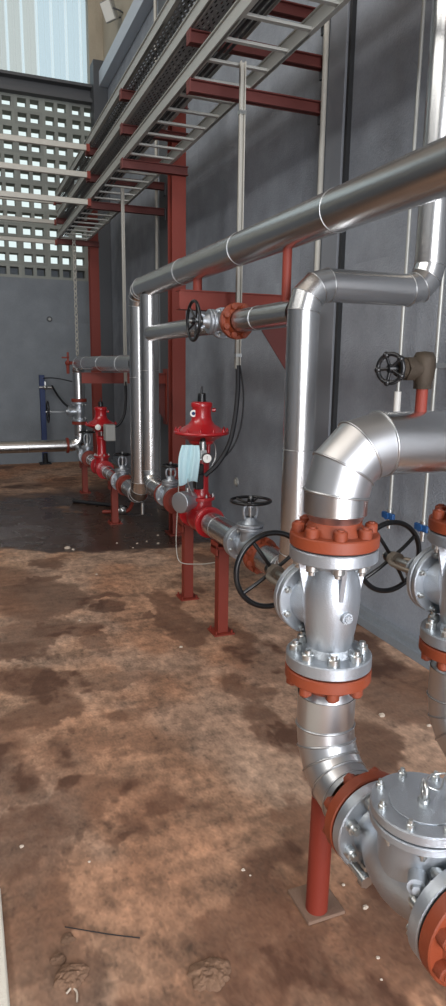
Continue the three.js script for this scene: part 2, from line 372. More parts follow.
// hexagon bolt / nut, axis +y, base at 0
const hexBolt = (r, h, stud) => join([new THREE.CylinderGeometry(r, r, h, 6).translate(0, h / 2, 0), new THREE.CylinderGeometry(r * 0.85, r, h * 0.16, 6).translate(0, h * 1.08, 0), new THREE.CylinderGeometry(r * 0.52, r * 0.55, stud, 10).translate(0, h + stud / 2, 0)]);
function boltCircle(parent, name, geo, mat, c, dir, R, n, phase = 0.3927) {
  const d = V(...dir), q = qTo(d), out = [];
  for (let k = 0; k < n; k++) {
    const a = phase + (k / n) * Math.PI * 2, o = V(Math.cos(a) * R, 0, Math.sin(a) * R).applyQuaternion(q);
    out.push(partAt(parent, name, geo, mat, [c[0] + o.x, c[1] + o.y, c[2] + o.z], q.clone().multiply(new THREE.Quaternion().setFromAxisAngle(YUP, a))));
  }
  return out;
}
function boltMerged(geo, c, dir, R, n, phase = 0.3927) {
  const q = qTo(V(...dir));
  return Array.from({ length: n }, (_, k) => { const a = phase + (k / n) * Math.PI * 2, o = V(Math.cos(a) * R, 0, Math.sin(a) * R).applyQuaternion(q); return geo.clone().applyQuaternion(q).translate(c[0] + o.x, c[1] + o.y, c[2] + o.z); });
}
const primerBolt = hexBolt(0.0185, 0.021, 0.007), zincNut = hexBolt(0.0172, 0.017, 0.012), zincNutSmall = hexBolt(0.010, 0.010, 0.010);
function handwheel(parent, c, dir, R, r, spokes, phase = 0.6, hubR = 0.022) {
  const q = qTo(V(...dir)), at = (a, rad, h) => { const o = V(Math.cos(a) * rad, h, Math.sin(a) * rad).applyQuaternion(q); return [c[0] + o.x, c[1] + o.y, c[2] + o.z]; };
  const w = part(parent, 'handwheel', torus(c, dir, R, r, 12, 56), M.black, 'black handwheel');
  for (let k = 0; k < spokes; k++) { const a = phase + (k / spokes) * Math.PI * 2; part(w, 'spoke', tube([at(a, 0.01, -0.012), at(a, R * 0.5, -0.010), at(a, R, 0)], r * 0.72, 8, 12), M.black); }
  part(w, 'hub', cyl(at(0, 0, -0.022), at(0, 0, 0.012), hubR, hubR * 0.9, 16), M.black);
  return w;
}

// ---------------------------------------------------------------- line at the front: isolating valve, check valve, clad spools
// isolating valve built round the origin: flow along y, bonnet towards -z
function makeIsolatingValve(label) {
  const v = thing('isolating_valve', label, 'valve', [0, 0, 0]);
  const FR = 0.117;
  part(v, 'body', lathe([0, 0, 0], [0, 1, 0], [[0.057, -0.135], [0.058, -0.12], [0.062, -0.10], [0.069, -0.06], [0.0755, -0.015], [0.078, 0.02], [0.0765, 0.055], [0.070, 0.085], [0.061, 0.108], [0.056, 0.122], [0.055, 0.138]], 48), M.silver);
  part(v, 'flange', [disc([0, -0.168, 0], [0, 1, 0], FR, 0.036), cyl([0, -0.133, 0], [0, -0.112, 0], 0.070, 0.059, 32)], M.silver);
  part(v, 'flange', [disc([0, 0.134, 0], [0, 1, 0], FR, 0.034), cyl([0, 0.112, 0], [0, 0.136, 0], 0.062, 0.075, 32)], M.silver);
  part(v, 'gasket', [disc([0, 0.168, 0], [0, 1, 0], 0.108, 0.004, 0.001), disc([0, -0.172, 0], [0, 1, 0], 0.108, 0.004, 0.001)], M.gasket);
  boltCircle(v, 'nut', zincNut, M.zinc, [0, -0.132, 0], [0, 1, 0], 0.091, 8);
  boltCircle(v, 'nut', zincNut, M.zinc, [0, 0.134, 0], [0, -1, 0], 0.091, 8);
  // stiffening ribs below the top flange, boss opposite the bonnet, cast name plate on the side
  for (const a of [-0.22, 1.35, 2.92, -1.79]) {
    const g = box(-0.006, 0.006, 0.035, 0.136, 0.045, 0.088, 0.002); const p = g.attributes.position;
    for (let i = 0; i < p.count; i++) { const y = p.getY(i), t = (y - 0.035) / 0.1; if (p.getZ(i) > 0.07) p.setZ(i, 0.078 + 0.020 * Math.max(0, t)); }
    g.computeVertexNormals(); g.rotateY(a); part(v, 'rib', g, M.silver);
  }
  part(v, 'drain_boss', [cyl([0, -0.008, 0.06], [0, -0.008, 0.086], 0.017, 0.0155, 20), cyl([0, -0.008, 0.086], [0, -0.008, 0.091], 0.011, 0.010, 6)], M.silver);
  // bonnet: neck, two bolted oval flanges, dome, gland, yoke, stem, wheel
  const by = -0.012;
  part(v, 'neck', cyl([0, by, -0.02], [0, by, -0.10], 0.072, 0.075, 36), M.silver);
  const bf = part(v, 'bonnet_flange', [disc([0, by, -0.095], [0, 0, -1], 0.106, 0.020), disc([0, by, -0.119], [0, 0, -1], 0.106, 0.020)], M.silver);
  part(bf, 'gasket', disc([0, by, -0.114], [0, 0, -1], 0.094, 0.006, 0.001), M.gasket);
  boltCircle(v, 'bonnet_nut', zincNutSmall, M.zinc, [0, by, -0.0955], [0, 0, 1], 0.092, 8);
  part(v, 'bonnet', lathe([0, by, -0.138], [0, 0, -1], [[0.072, 0], [0.062, 0.012], [0.042, 0.030], [0.034, 0.055], [0.034, 0.085]], 32), M.silver);
  part(v, 'gland', [disc([0, by, -0.222], [0, 0, -1], 0.042, 0.010), cyl([0, by, -0.23], [0, by, -0.25], 0.024, 0.022, 20)], M.silver);
  part(v, 'yoke', [tube([[0.034, by, -0.20], [0.044, by, -0.25], [0.040, by, -0.31], [0.018, by, -0.34]], 0.009, 8, 20), tube([[-0.034, by, -0.20], [-0.044, by, -0.25], [-0.040, by, -0.31], [-0.018, by, -0.34]], 0.009, 8, 20), cyl([0, by, -0.325], [0, by, -0.358], 0.026, 0.024, 20)], M.gland);
  part(v, 'stem', cyl([0, by, -0.24], [0, by, -0.40], 0.011, 0.011, 14), M.zinc);
  handwheel(v, [0, by, -0.372], [0, 0, -1], 0.123, 0.0092, 4, 0.6);
  return v;
}
const VX = 0.9, VZ = -1.465, VY = 0.968;
const valve1 = makeIsolatingValve('silver isolating valve with black handwheel, flanged above the round lidded check valve');
valve1.position.set(VX, VY, VZ);
const valve2 = valve1.clone(); valve2.name = numbered('isolating_valve'); scene.add(valve2);
valve2.position.set(1.355, VY, VZ); valve2.userData = { label: 'silver isolating valve half cut off beside the wall, its black handwheel before the blue taps', category: 'valve' };
// upper spool: orange flange, clad elbow, header towards the wall
function primerFlange(parent, c, dir, boltDir) {
  const d = V(...dir), f = part(parent, 'flange', [disc(c, dir, 0.118, 0.034), lathe(V(...c).addScaledVector(d, 0.034).toArray(), dir, [[0.085, 0], [0.078, 0.012], [0.066, 0.03], [0.066, 0.036]], 36)], M.primer, 'orange-brown primed flange');
  boltCircle(parent, 'bolt', primerBolt, M.primer, V(...c).addScaledVector(d, 0.034).toArray(), dir, 0.096, 8);
  return f;
}
{
  const t = thing('header_pipe', 'foil-clad elbow pipe rising from an orange flange and turning towards the wall', 'pipe', [VX, VY + 0.172, VZ]);
  primerFlange(t, [VX, VY + 0.172, VZ], [0, 1, 0]);
  part(t, 'tapered_end', lathe([VX, VY + 0.23, VZ], [0, 1, 0], [[0.062, 0], [0.081, 0.028]], 36), M.cladMatte);
  cladRun(t, [[VX, VY + 0.258, VZ], [VX, 1.402, VZ], [WX - 0.02, 1.402, VZ]], 0.084, { bend: 0.125, cuts: 3, mat: M.clad, elbowMat: M.cladMatte, every: 0.62, seamR: 0.0034, ends: false });
}
{
  const t = thing('riser_stub', 'short clad riser with orange flange above the cut-off isolating valve', 'pipe', [1.355, VY + 0.172, VZ]);
  primerFlange(t, [1.355, VY + 0.172, VZ], [0, 1, 0]);
  cladRun(t, [[1.355, VY + 0.205, VZ], [1.355, 1.322, VZ]], 0.07, { ends: false, mat: M.cladMatte });
}
function lowerSpool(x, label) {
  const t = thing('elbow_spool', label, 'pipe', [x, VY - 0.172, VZ]);
  primerFlange(t, [x, VY - 0.172, VZ], [0, -1, 0]);
  part(t, 'tapered_end', lathe([x, VY - 0.225, VZ], [0, -1, 0], [[0.058, 0], [0.0775, 0.03]], 36), M.cladMatte);
  cladRun(t, [[x, VY - 0.255, VZ], [x, 0.48, VZ], [x, 0.48, -1.300]], 0.080, { bend: 0.14, cuts: 4, mat: M.cladMatte, seamR: 0.003, ends: false });
  part(t, 'bare_pipe', cyl([x, 0.48, -1.335], [x, 0.48, -1.262], 0.060, 0.060, 32), M.stone);
  const f = part(t, 'flange', [disc([x, 0.48, -1.222], [0, 0, -1], 0.118, 0.034), lathe([x, 0.48, -1.256], [0, 0, -1], [[0.088, 0], [0.078, 0.010], [0.067, 0.024]], 36)], M.primer, 'orange-brown primed flange');
  boltCircle(t, 'bolt', primerBolt, M.primer, [x, 0.48, -1.256], [0, 0, -1], 0.098, 8);
  return t;
}
lowerSpool(VX, 'foil-clad elbow spool between the isolating valve and the round lidded check valve');
lowerSpool(1.355, 'foil-clad elbow spool below the half cut off isolating valve');
// check valve
{
  const t = thing('check_valve', 'silver check valve with round bolted lid and lifting eye', 'valve', [VX, 0.3, -1.06]);
  const cy = 0.48, zc = -1.038;
  part(t, 'flange', [disc([VX, cy, -1.218], [0, 0, 1], 0.117, 0.032)], M.silver);
  part(t, 'flange', [disc([VX, cy, -0.922], [0, 0, 1], 0.117, 0.032)], M.silver);
  part(t, 'gasket', [disc([VX, cy, -1.222], [0, 0, 1], 0.110, 0.005, 0.001), disc([VX, cy, -0.890], [0, 0, 1], 0.110, 0.005, 0.001)], M.gasket);
  part(t, 'body', [lathe([VX, cy, -1.198], [0, 0, 1], [[0.082, 0], [0.071, 0.016], [0.070, 0.035], [0.084, 0.065], [0.095, 0.105], [0.099, 0.145], [0.095, 0.185], [0.083, 0.225], [0.070, 0.25], [0.071, 0.262], [0.082, 0.278]], 48), lathe([VX, cy, zc], [0, 1, 0], [[0.092, 0], [0.094, 0.06], [0.096, 0.10], [0.104, 0.128]], 48)], M.silver);
  part(t, 'cover_seat', disc([VX, 0.610, zc], [0, 1, 0], 0.116, 0.020), M.silver);
  const lid = part(t, 'lid', [disc([VX, 0.634, zc], [0, 1, 0], 0.116, 0.024), disc([VX, 0.658, zc], [0, 1, 0], 0.076, 0.003, 0.0015)], M.silver);
  part(t, 'gasket', disc([VX, 0.629, zc], [0, 1, 0], 0.109, 0.006, 0.001), M.gasket);
  boltCircle(t, 'nut', zincNutSmall, M.zinc, [VX, 0.658, zc], [0, 1, 0], 0.099, 8, 0.15);
  boltCircle(t, 'nut', zincNutSmall, M.zinc, [VX, 0.610, zc], [0, -1, 0], 0.099, 8, 0.15);
  part(lid, 'lifting_eye', [cyl([VX, 0.657, zc], [VX, 0.672, zc], 0.015, 0.013, 6), torus([VX, 0.690, zc], [0.86, 0, 0.5], 0.018, 0.0065, 10, 28)], M.zinc);
  part(lid, 'wire_loop', [tube([[VX, 0.70, zc], [VX + 0.03, 0.688, zc + 0.01], [VX + 0.06, 0.695, zc - 0.01], [VX + 0.085, 0.69, zc - 0.03], [VX + 0.06, 0.685, zc - 0.045], [VX + 0.02, 0.697, zc - 0.02]], 0.0028, 6, 40)], M.zinc);
  part(t, 'side_boss', [cyl([VX - 0.05, 0.545, zc + 0.06], [VX - 0.086, 0.548, zc + 0.10], 0.022, 0.020, 20), cyl([VX - 0.086, 0.548, zc + 0.10], [VX - 0.092, 0.5485, zc + 0.107], 0.011, 0.010, 6)], M.silver);
  boltCircle(t, 'nut', zincNut, M.zinc, [VX, cy, -1.186], [0, 0, 1], 0.093, 8);
  boltCircle(t, 'nut', zincNut, M.zinc, [VX, cy, -0.922], [0, 0, -1], 0.093, 8);
  part(t, 'drain_plug', [cyl([VX - 0.075, 0.408, -1.19], [VX - 0.075, 0.405, -1.135], 0.012, 0.012, 14), cyl([VX - 0.075, 0.405, -1.14], [VX - 0.075, 0.4045, -1.122], 0.0165, 0.0165, 6)], M.zinc);
}
{
  const t = thing('pump_outlet_pipe', 'orange primed flange with big hexagon bolts on the near end of the check valve', 'pipe', [VX, 0.48, -0.885]);
  primerFlange(t, [VX, 0.48, -0.885], [0, 0, 1]);
  part(t, 'pipe', cyl([VX, 0.48, -0.825], [VX, 0.48, -0.25], 0.060, 0.060, 32), M.primer);
}
{
  const t = thing('pipe_support', 'round red post on a square floor plate under the clad elbow spool', 'support', [0.9, 0, -1.47]);
  part(t, 'post', [cyl([0.9, 0.01, -1.462], [0.9, 0.43, -1.455], 0.033, 0.033, 28)], M.redPost);
  part(t, 'base_plate', box(0.850, 0.975, 0, 0.012, -1.555, -1.42, 0.003), M.plate, 'dusty square steel plate');
}
// small angle valve on the header
{
  const t = thing('angle_valve', 'small dark brass angle valve with black wheel on a red stub', 'valve', [1.142, 1.475, VZ]);
  const vx = 1.148, vy = 1.597;
  part(t, 'stub', cyl([vx, 1.472, VZ], [vx, 1.555, VZ], 0.0155, 0.0155, 20), M.redPost, 'red painted stub pipe');
  part(t, 'body', [cyl([vx, 1.545, VZ], [vx, 1.565, VZ], 0.024, 0.024, 8), lathe([vx, 1.555, VZ], [0, 1, 0], [[0.022, 0], [0.028, 0.02], [0.031, 0.045], [0.030, 0.07], [0.022, 0.085], [0, 0.088]], 24), cyl([vx, vy, VZ], [vx - 0.05, vy, VZ - 0.004], 0.027, 0.025, 24)], M.brass);
  part(t, 'union_nut', [cyl([vx - 0.038, vy, VZ], [vx - 0.064, vy, VZ], 0.034, 0.034, 6), cyl([vx - 0.064, vy, VZ], [vx - 0.085, vy, VZ], 0.026, 0.020, 20)], M.brass);
  part(t, 'stem', cyl([vx - 0.07, vy, VZ], [vx - 0.108, vy, VZ - 0.005], 0.014, 0.011, 14), M.black);
  const w = part(t, 'handwheel', torus([vx - 0.102, vy, VZ - 0.004], [-0.9, 0.0, 0.42], 0.037, 0.006, 10, 40), M.black, 'black knobbed handwheel');
  const q = qTo(V(-0.9, 0, 0.42));
  for (let k = 0; k < 5; k++) {
    const a = 0.4 + k * Math.PI * 0.4, o = V(Math.cos(a) * 0.037, 0, Math.sin(a) * 0.037).applyQuaternion(q);
    const c = [vx - 0.102 + o.x, vy + o.y, VZ - 0.004 + o.z];
    part(w, 'knob', sphere(c, 0.0095, [1, 1, 1], 12), M.black); part(w, 'spoke', cyl([vx - 0.102, vy, VZ - 0.004], c, 0.0045, 0.0045, 8), M.black);
  }
}
// vent valve with blue tap at the back of the orange flange
{
  const t = thing('vent_valve', 'tiny blue-handled vent valve at the edge of the orange flange', 'valve', [0.998, 1.14, -1.53]);
  part(t, 'stem', cyl([0.998, 1.172, -1.53], [0.998, 1.225, -1.53], 0.006, 0.006, 10), M.zinc);
  part(t, 'body', cyl([0.985, 1.205, -1.53], [1.014, 1.205, -1.53], 0.010, 0.010, 12), M.zinc);
  part(t, 'tap', box(0.984, 1.016, 1.222, 1.240, -1.537, -1.523, 0.004), M.blue, 'blue tap handle');
}

// ---------------------------------------------------------------- the big runs along the wall
const SX = 1.40, LY = 0.64, LY2 = 0.485;
{
  const t = thing('overhead_pipe', 'long clad overhead pipe running along the wall and dropping to the floor drain', 'pipe', [SX, LY2, -5.44]);
  cladRun(t, [[SX, 2.19, 3.9], [SX, 2.19, -5.45], [SX, LY2, -5.45], [SX, LY2, -5.86]], 0.081, { bend: 0.13, cuts: 3, every: 0.95, ends: false });
  part(t, 'drain_stub', cyl([SX, LY2 - 0.15, -5.40], [SX, LY2 - 0.05, -5.40], 0.014, 0.014, 12), M.zinc);
}
{
  const t = thing('drop_pipe', 'clad drop pipe hanging from the overhead pipe, bending towards the red control valve', 'pipe', [SX, LY, -5.12]);
  cladRun(t, [[SX, 2.12, -5.12], [SX, LY, -5.12], [SX, LY, -4.70]], 0.070, { bend: 0.12, cuts: 3, every: 0.95, ends: false });
}
{
  const t = thing('riser_pipe', 'clad riser pipe that bends to the wall and climbs past the ceiling beam', 'pipe', [SX, LY, -2.62]);
  cladRun(t, [[SX, LY, -2.92], [SX, LY, -2.62], [SX, 1.945, -2.62], [2.045, 1.945, -2.62], [2.045, TOP - 0.05, -2.62]], 0.070, { bend: 0.115, cuts: 3, every: 0.8, ends: false, seg: 40 });
}
{
  const t = thing('bypass_pipe', 'clad bypass pipe joining the drop pipe to the riser pipe', 'pipe', [SX, 1.83, -3.9]);
  cladRun(t, [[SX, 1.83, -5.06], [SX, 1.83, -3.50]], 0.058, { ends: false });
  cladRun(t, [[SX, 1.83, -3.30], [SX, 1.83, -2.68]], 0.058, { every: 0.36, ends: false });
  const c = [SX, 1.83, -3.375];
  part(t, 'flange', [disc(c, [0, 0, 1], 0.095, 0.032), lathe([SX, 1.83, -3.343], [0, 0, 1], [[0.075, 0], [0.062, 0.03]], 32)], M.primer, 'rusty red flange');
  boltCircle(t, 'bolt', primerBolt, M.primer, [SX, 1.83, -3.343], [0, 0, 1], 0.078, 8);
}
// flanged gate valve: bore along z, stem along +y
function makeGateValve(label, s, wheelR, stemH, opts = {}) {
  const v = thing('gate_valve', label, 'valve', [0, 0, 0], opts.group);
  const F = 0.095 * s, L = 0.095 * s;
  part(v, 'body', [lathe([0, 0, -L], [0, 0, 1], [[0.058 * s, 0], [0.055 * s, 0.03 * s], [0.066 * s, 0.07 * s], [0.069 * s, 0.095 * s], [0.066 * s, 0.12 * s], [0.055 * s, 0.16 * s], [0.058 * s, 0.19 * s]], 32), lathe([0, 0, 0], [0, 1, 0], [[0.058 * s, 0], [0.054 * s, 0.07 * s], [0.050 * s, 0.10 * s]], 28)], M.silver);
  part(v, 'flange', disc([0, 0, -L], [0, 0, -1], F, 0.026, 0.003, 32), M.silver);
  part(v, 'flange', disc([0, 0, L], [0, 0, 1], F, 0.026, 0.003, 32), M.silver);
  boltCircle(v, 'nut', zincNutSmall, M.zinc, [0, 0, -L], [0, 0, 1], F * 0.8, 8);
  boltCircle(v, 'nut', zincNutSmall, M.zinc, [0, 0, L], [0, 0, -1], F * 0.8, 8);
  part(v, 'bonnet', [disc([0, 0.10 * s, 0], [0, 1, 0], 0.072 * s, 0.018, 0.003, 24), disc([0, 0.10 * s + 0.02, 0], [0, 1, 0], 0.072 * s, 0.016, 0.003, 24), lathe([0, 0.10 * s + 0.036, 0], [0, 1, 0], [[0.045 * s, 0], [0.03 * s, 0.02], [0.026 * s, 0.035]], 20)], M.silver);
  const y0 = 0.10 * s + 0.05;
  part(v, 'yoke', [1, -1].map((k) => tube([[0.02 * k * s, y0, 0], [0.036 * k * s, y0 + (stemH - y0) * 0.3, 0], [0.034 * k * s, y0 + (stemH - y0) * 0.7, 0], [0.014 * k * s, stemH - 0.012, 0]], 0.0085, 8, 18)).concat([cyl([0, stemH - 0.03, 0], [0, stemH - 0.002, 0], 0.022, 0.020, 16)]), M.silver);
  part(v, 'stem', cyl([0, y0, 0], [0, stemH + 0.03, 0], 0.010, 0.010, 12), M.zinc);
  if (wheelR) handwheel(v, [0, stemH + 0.004, 0], [0, 1, 0], wheelR, 0.0085, 5, 0.5, 0.02);
  return v;
}
const gA = makeGateValve('silver gate valve with flat black handwheel beside the blank grey wall panel', 1.0, 0.105, 0.255);
gA.position.set(SX, LY, -3.13);
const gB = makeGateValve('small silver gate valve with black wheel between the drop pipe and the red control valve', 0.92, 0.062, 0.235);
gB.position.set(SX, LY, -4.57);
const gC = makeGateValve('silver gate valve with open yoke at the foot of the overhead pipe drop', 1.0, 0.075, 0.27);
gC.position.set(SX, LY2, -6.13);
const gD = makeGateValve('silver gate valve with open yoke on the far side of the second red control valve', 1.0, 0.09, 0.30);
gD.position.set(SX, LY2, -8.0);
const gE = makeGateValve('silver bypass valve with black wheel facing the room, below the overhead pipe', 0.9, 0.102, 0.205);
gE.rotation.z = Math.PI / 2; gE.position.set(SX, 1.83, -3.465);
const gF = makeGateValve('silver valve with long spindle on the far upright pipe by the back wall', 1.0, 0.13, 0.385);
gF.quaternion.setFromRotationMatrix(new THREE.Matrix4().makeBasis(V(0, 0, -1), V(-1, 0, 0), V(0, 1, 0))); gF.position.set(SX, 1.0, -8.5);
// short connecting spools on the two lines
function spool(z0, z1, y, r, label, mat, flangeMat, ends) {
  const t = thing('connecting_pipe', label, 'pipe', [SX, y, (z0 + z1) / 2]);
  cladRun(t, [[SX, y, z0 + 0.03], [SX, y, z1 - 0.03]], r, { mat, ends: true, every: 0.2 });
  for (const e of ends) part(t, 'flange', disc([SX, y, e > 0 ? z1 : z0], [0, 0, -e], 0.096, 0.028, 0.003, 32), flangeMat, 'red flange');
  return t;
}
spool(-3.735, -3.251, LY, 0.073, 'clad connecting pipe between the red control valve and the flat-wheeled gate valve', M.clad, M.silver, [1]);
{ const t = thing('flange_ring', 'rusty red flange joining the gate valve to the riser pipe elbow', 'flange', [SX, LY, -2.97]);
  part(t, 'ring', [disc([SX, LY, -3.005], [0, 0, 1], 0.097, 0.03), lathe([SX, LY, -2.975], [0, 0, 1], [[0.08, 0], [0.066, 0.05]], 30)], M.primer);
  boltCircle(t, 'bolt', primerBolt, M.primer, [SX, LY, -2.975], [0, 0, 1], 0.08, 8); }
spool(-4.457, -4.085, LY, 0.060, 'short red-flanged connecting pipe behind the round silver transmitter', M.clad, M.redPost, [-1, 1]);
spool(-6.945, -6.251, LY2, 0.062, 'clad connecting pipe on the near side of the second red control valve', M.clad, M.redPost, [1]);
spool(-7.879, -7.295, LY2, 0.062, 'clad connecting pipe on the far side of the second red control valve', M.clad, M.redPost, [-1]);
{ const t = thing('flange_ring', 'red flange between the overhead pipe foot and the open-yoke gate valve', 'flange', [SX, LY2, -5.9]);
  part(t, 'ring', [disc([SX, LY2, -6.008], [0, 0, 1], 0.098, 0.034), lathe([SX, LY2, -5.974], [0, 0, 1], [[0.085, 0], [0.07, 0.11]], 30)], M.redPost); }
{ const t = thing('flange_ring', 'thin red flange between the drop pipe elbow and the small gate valve', 'flange', [SX, LY, -4.7]);
  part(t, 'ring', disc([SX, LY, -4.715], [0, 0, 1], 0.09, 0.028), M.redPost); }

// red pneumatic control valve: bore along z at the origin
function makeControlValve(label, H) {
  const v = thing('control_valve', label, 'valve', [0, 0, 0]);
  part(v, 'body', [sphere([0, 0, 0], 0.092, [1, 1.0, 1.15], 28), cyl([0, 0, -0.17], [0, 0, 0.17], 0.060, 0.060, 28), lathe([0, 0.05, 0], [0, 1, 0], [[0.075, 0], [0.07, 0.05], [0.07, 0.07]], 28)], M.redValve);
  part(v, 'flange', disc([0, 0, -0.175], [0, 0, 1], 0.098, 0.026, 0.003, 32), M.redValve);
  part(v, 'flange', disc([0, 0, 0.175], [0, 0, -1], 0.098, 0.026, 0.003, 32), M.redValve);
  part(v, 'bonnet', [disc([0, 0.115, 0], [0, 1, 0], 0.088, 0.022, 0.003, 28), lathe([0, 0.137, 0], [0, 1, 0], [[0.066, 0], [0.048, 0.03], [0.045, H - 0.30], [0.054, H - 0.29], [0.054, H - 0.27], [0.03, H - 0.26]], 28)], M.redValve);
  boltCircle(v, 'bonnet_nut', zincNutSmall, M.zinc, [0, 0.137, 0], [0, 1, 0], 0.075, 6);
  part(v, 'yoke', [cyl([0.036, 0.25, 0], [0.05, H - 0.05, 0], 0.013, 0.013, 12), cyl([-0.036, 0.25, 0], [-0.05, H - 0.05, 0], 0.013, 0.013, 12), cyl([0, H - 0.07, 0], [0, H - 0.04, 0], 0.075, 0.09, 28)], M.redValve);
  part(v, 'spindle', cyl([0, 0.2, 0], [0, H, 0], 0.009, 0.009, 12), M.zinc);
  const dc = part(v, 'diaphragm_case', [lathe([0, H, 0], [0, 1, 0], [[0.02, -0.052], [0.09, -0.048], [0.135, -0.022], [0.15, -0.011], [0.172, -0.010], [0.174, 0], [0.172, 0.010], [0.15, 0.011], [0.13, 0.024], [0.085, 0.050], [0.066, 0.075], [0.062, 0.10]], 44)], M.redValve);
  boltCircle(dc, 'bolt', zincNutSmall, M.redValve, [0, H + 0.010, 0], [0, 1, 0], 0.161, 12);
  part(v, 'spring_case', [lathe([0, H + 0.09, 0], [0, 1, 0], [[0.062, 0], [0.060, 0.02], [0.060, 0.065], [0.067, 0.068], [0.067, 0.092], [0.056, 0.100], [0.02, 0.102], [0, 0.102]], 32), cyl([0.06, H + 0.14, 0.02], [0.082, H + 0.14, 0.026], 0.012, 0.012, 12)], M.redValve);
  part(v, 'spindle_cap', [lathe([0, H + 0.19, 0], [0, 1, 0], [[0.027, 0], [0.025, 0.05], [0.018, 0.054]], 20), cyl([0, H + 0.235, 0], [0, H + 0.285, 0], 0.008, 0.005, 10)], M.black, 'black spindle cap');
  return v;
}
const cv1 = makeControlValve('large red control valve with domed diaphragm, light blue cloth hung on it', 0.545);
cv1.position.set(SX, LY, -3.91);
{ // instruments bolted to the control valve
  const b = part(cv1, 'badge', cyl([SX - 0.055, LY + 0.665, -3.90], [SX - 0.062, LY + 0.665, -3.885], 0.022, 0.022, 20), M.dial, 'white round badge');
  part(b, 'badge_mark', cyl([SX - 0.0615, LY + 0.665, -3.886], [SX - 0.0635, LY + 0.665, -3.882], 0.011, 0.011, 16), M.bluePost);
  const r = part(cv1, 'air_regulator', [cyl([SX - 0.03, LY + 0.44, -3.80], [SX - 0.03, LY + 0.50, -3.80], 0.020, 0.020, 16), box(SX - 0.052, SX - 0.008, LY + 0.40, LY + 0.45, -3.82, -3.78, 0.005)], M.zinc);
  part(r, 'knob', lathe([SX - 0.03, LY + 0.50, -3.80], [0, 1, 0], [[0.014, 0], [0.02, 0.02], [0.028, 0.03], [0.028, 0.05], [0, 0.055]], 16), M.black, 'black knob');
  const gz = part(cv1, 'pressure_gauge', lathe([SX - 0.012, LY + 0.40, -3.775], [-0.25, 0, 0.97], [[0, 0], [0.029, 0], [0.031, 0.012], [0.027, 0.018]], 24), M.black, 'small round gauge');
  part(gz, 'dial', cyl([SX - 0.012 - 0.0040, LY + 0.40, -3.7595], [SX - 0.0168, LY + 0.40, -3.7568], 0.0265, 0.0265, 24), M.dial);
  part(gz, 'needle', box(SX - 0.0185, SX - 0.0165, LY + 0.395, LY + 0.415, -3.7562, -3.7552), M.black);
  part(cv1, 'positioner', [box(SX - 0.075, SX - 0.02, LY + 0.20, LY + 0.36, -3.86, -3.80, 0.008), cyl([SX - 0.047, LY + 0.28, -3.80], [SX - 0.047, LY + 0.28, -3.785], 0.02, 0.018, 20)], M.black, 'black positioner box');
  part(cv1, 'air_tube', tube([[SX - 0.03, LY + 0.40, -3.79], [SX - 0.09, LY + 0.36, -3.80], [SX - 0.12, LY + 0.26, -3.82], [SX - 0.08, LY + 0.16, -3.83]], 0.005, 6, 24), M.zinc);
  part(cv1, 'air_tube', tube([[SX + 0.02, LY + 0.34, -3.79], [SX + 0.055, LY + 0.40, -3.80], [SX + 0.06, LY + 0.47, -3.83], [SX + 0.05, LY + 0.5, -3.86]], 0.004, 6, 24), M.zinc);
  const h = part(cv1, 'transmitter', [lathe([SX - 0.075, LY + 0.115, -3.90], [-0.86, 0, 0.5], [[0, -0.03], [0.055, -0.03], [0.058, 0], [0.058, 0.05], [0.068, 0.052], [0.068, 0.10], [0.062, 0.106], [0, 0.106]], 28)], M.silver, 'round silver transmitter housing');
  part(h, 'bracket', [box(SX - 0.10, SX, LY + 0.09, LY + 0.10, -3.93, -3.87), cyl([SX - 0.095, LY + 0.155, -3.90], [SX - 0.095, LY + 0.20, -3.90], 0.014, 0.014, 12)], M.zinc);
}
{ // light blue cloth hung over the instrument bracket: a folded sheet with thickness
  const W = 0.13, Hh = 0.235, nx = 26, ny = 24, pos = [], idx = [], uv = [];
  const f = (u, v, side) => { const w = W * (0.55 + 0.5 * Math.sin(Math.min(1, v * 1.6 + 0.35) * 1.57) - 0.22 * v * v); const x = (u - 0.5) * w - 0.012 * v; const fold = 0.014 * Math.sin(u * 9 + v * 1.3) * (0.35 + v) + 0.006 * Math.sin(u * 19 + 2 * v); const y = -v * Hh - 0.016 * Math.sin(u * 5 + 1) * v; return [x, y, fold + 0.02 * (1 - (2 * v - 1) ** 2) + side * 0.004]; };
  for (const s of [1, -1]) for (let j = 0; j <= ny; j++) for (let i = 0; i <= nx; i++) { pos.push(...f(i / nx, j / ny, s)); uv.push(i / nx, j / ny); }
  const o = (nx + 1) * (ny + 1), id = (i, j) => j * (nx + 1) + i;
  for (let j = 0; j < ny; j++) for (let i = 0; i < nx; i++) { const a = id(i, j), b = id(i + 1, j), c = id(i, j + 1), d = id(i + 1, j + 1); idx.push(a, c, b, b, c, d, a + o, b + o, c + o, b + o, d + o, c + o); }
  for (let i = 0; i < nx; i++) for (const j of [0, ny]) { const a = id(i, j), b = id(i + 1, j); j ? idx.push(a, a + o, b, b, a + o, b + o) : idx.push(a, b, a + o, b, b + o, a + o); }
  for (let j = 0; j < ny; j++) for (const i of [0, nx]) { const a = id(i, j), b = id(i, j + 1); i ? idx.push(a, b, a + o, b, b + o, a + o) : idx.push(a, a + o, b, b, a + o, b + o); }
  const g = new THREE.BufferGeometry(); g.setAttribute('position', new THREE.Float32BufferAttribute(pos, 3)); g.setAttribute('uv', new THREE.Float32BufferAttribute(uv, 2)); g.setIndex(idx); g.computeVertexNormals();
  g.rotateY(-0.45); g.translate(SX - 0.110, LY + 0.480, -3.80);
  single('cloth', 'light blue cloth draped over the instruments of the large red control valve', 'cloth', g, M.rag);
}
const cv2 = makeControlValve('second red control valve farther along, beside a grey instrument box', 0.47);
cv2.position.set(SX, LY2, -7.12);
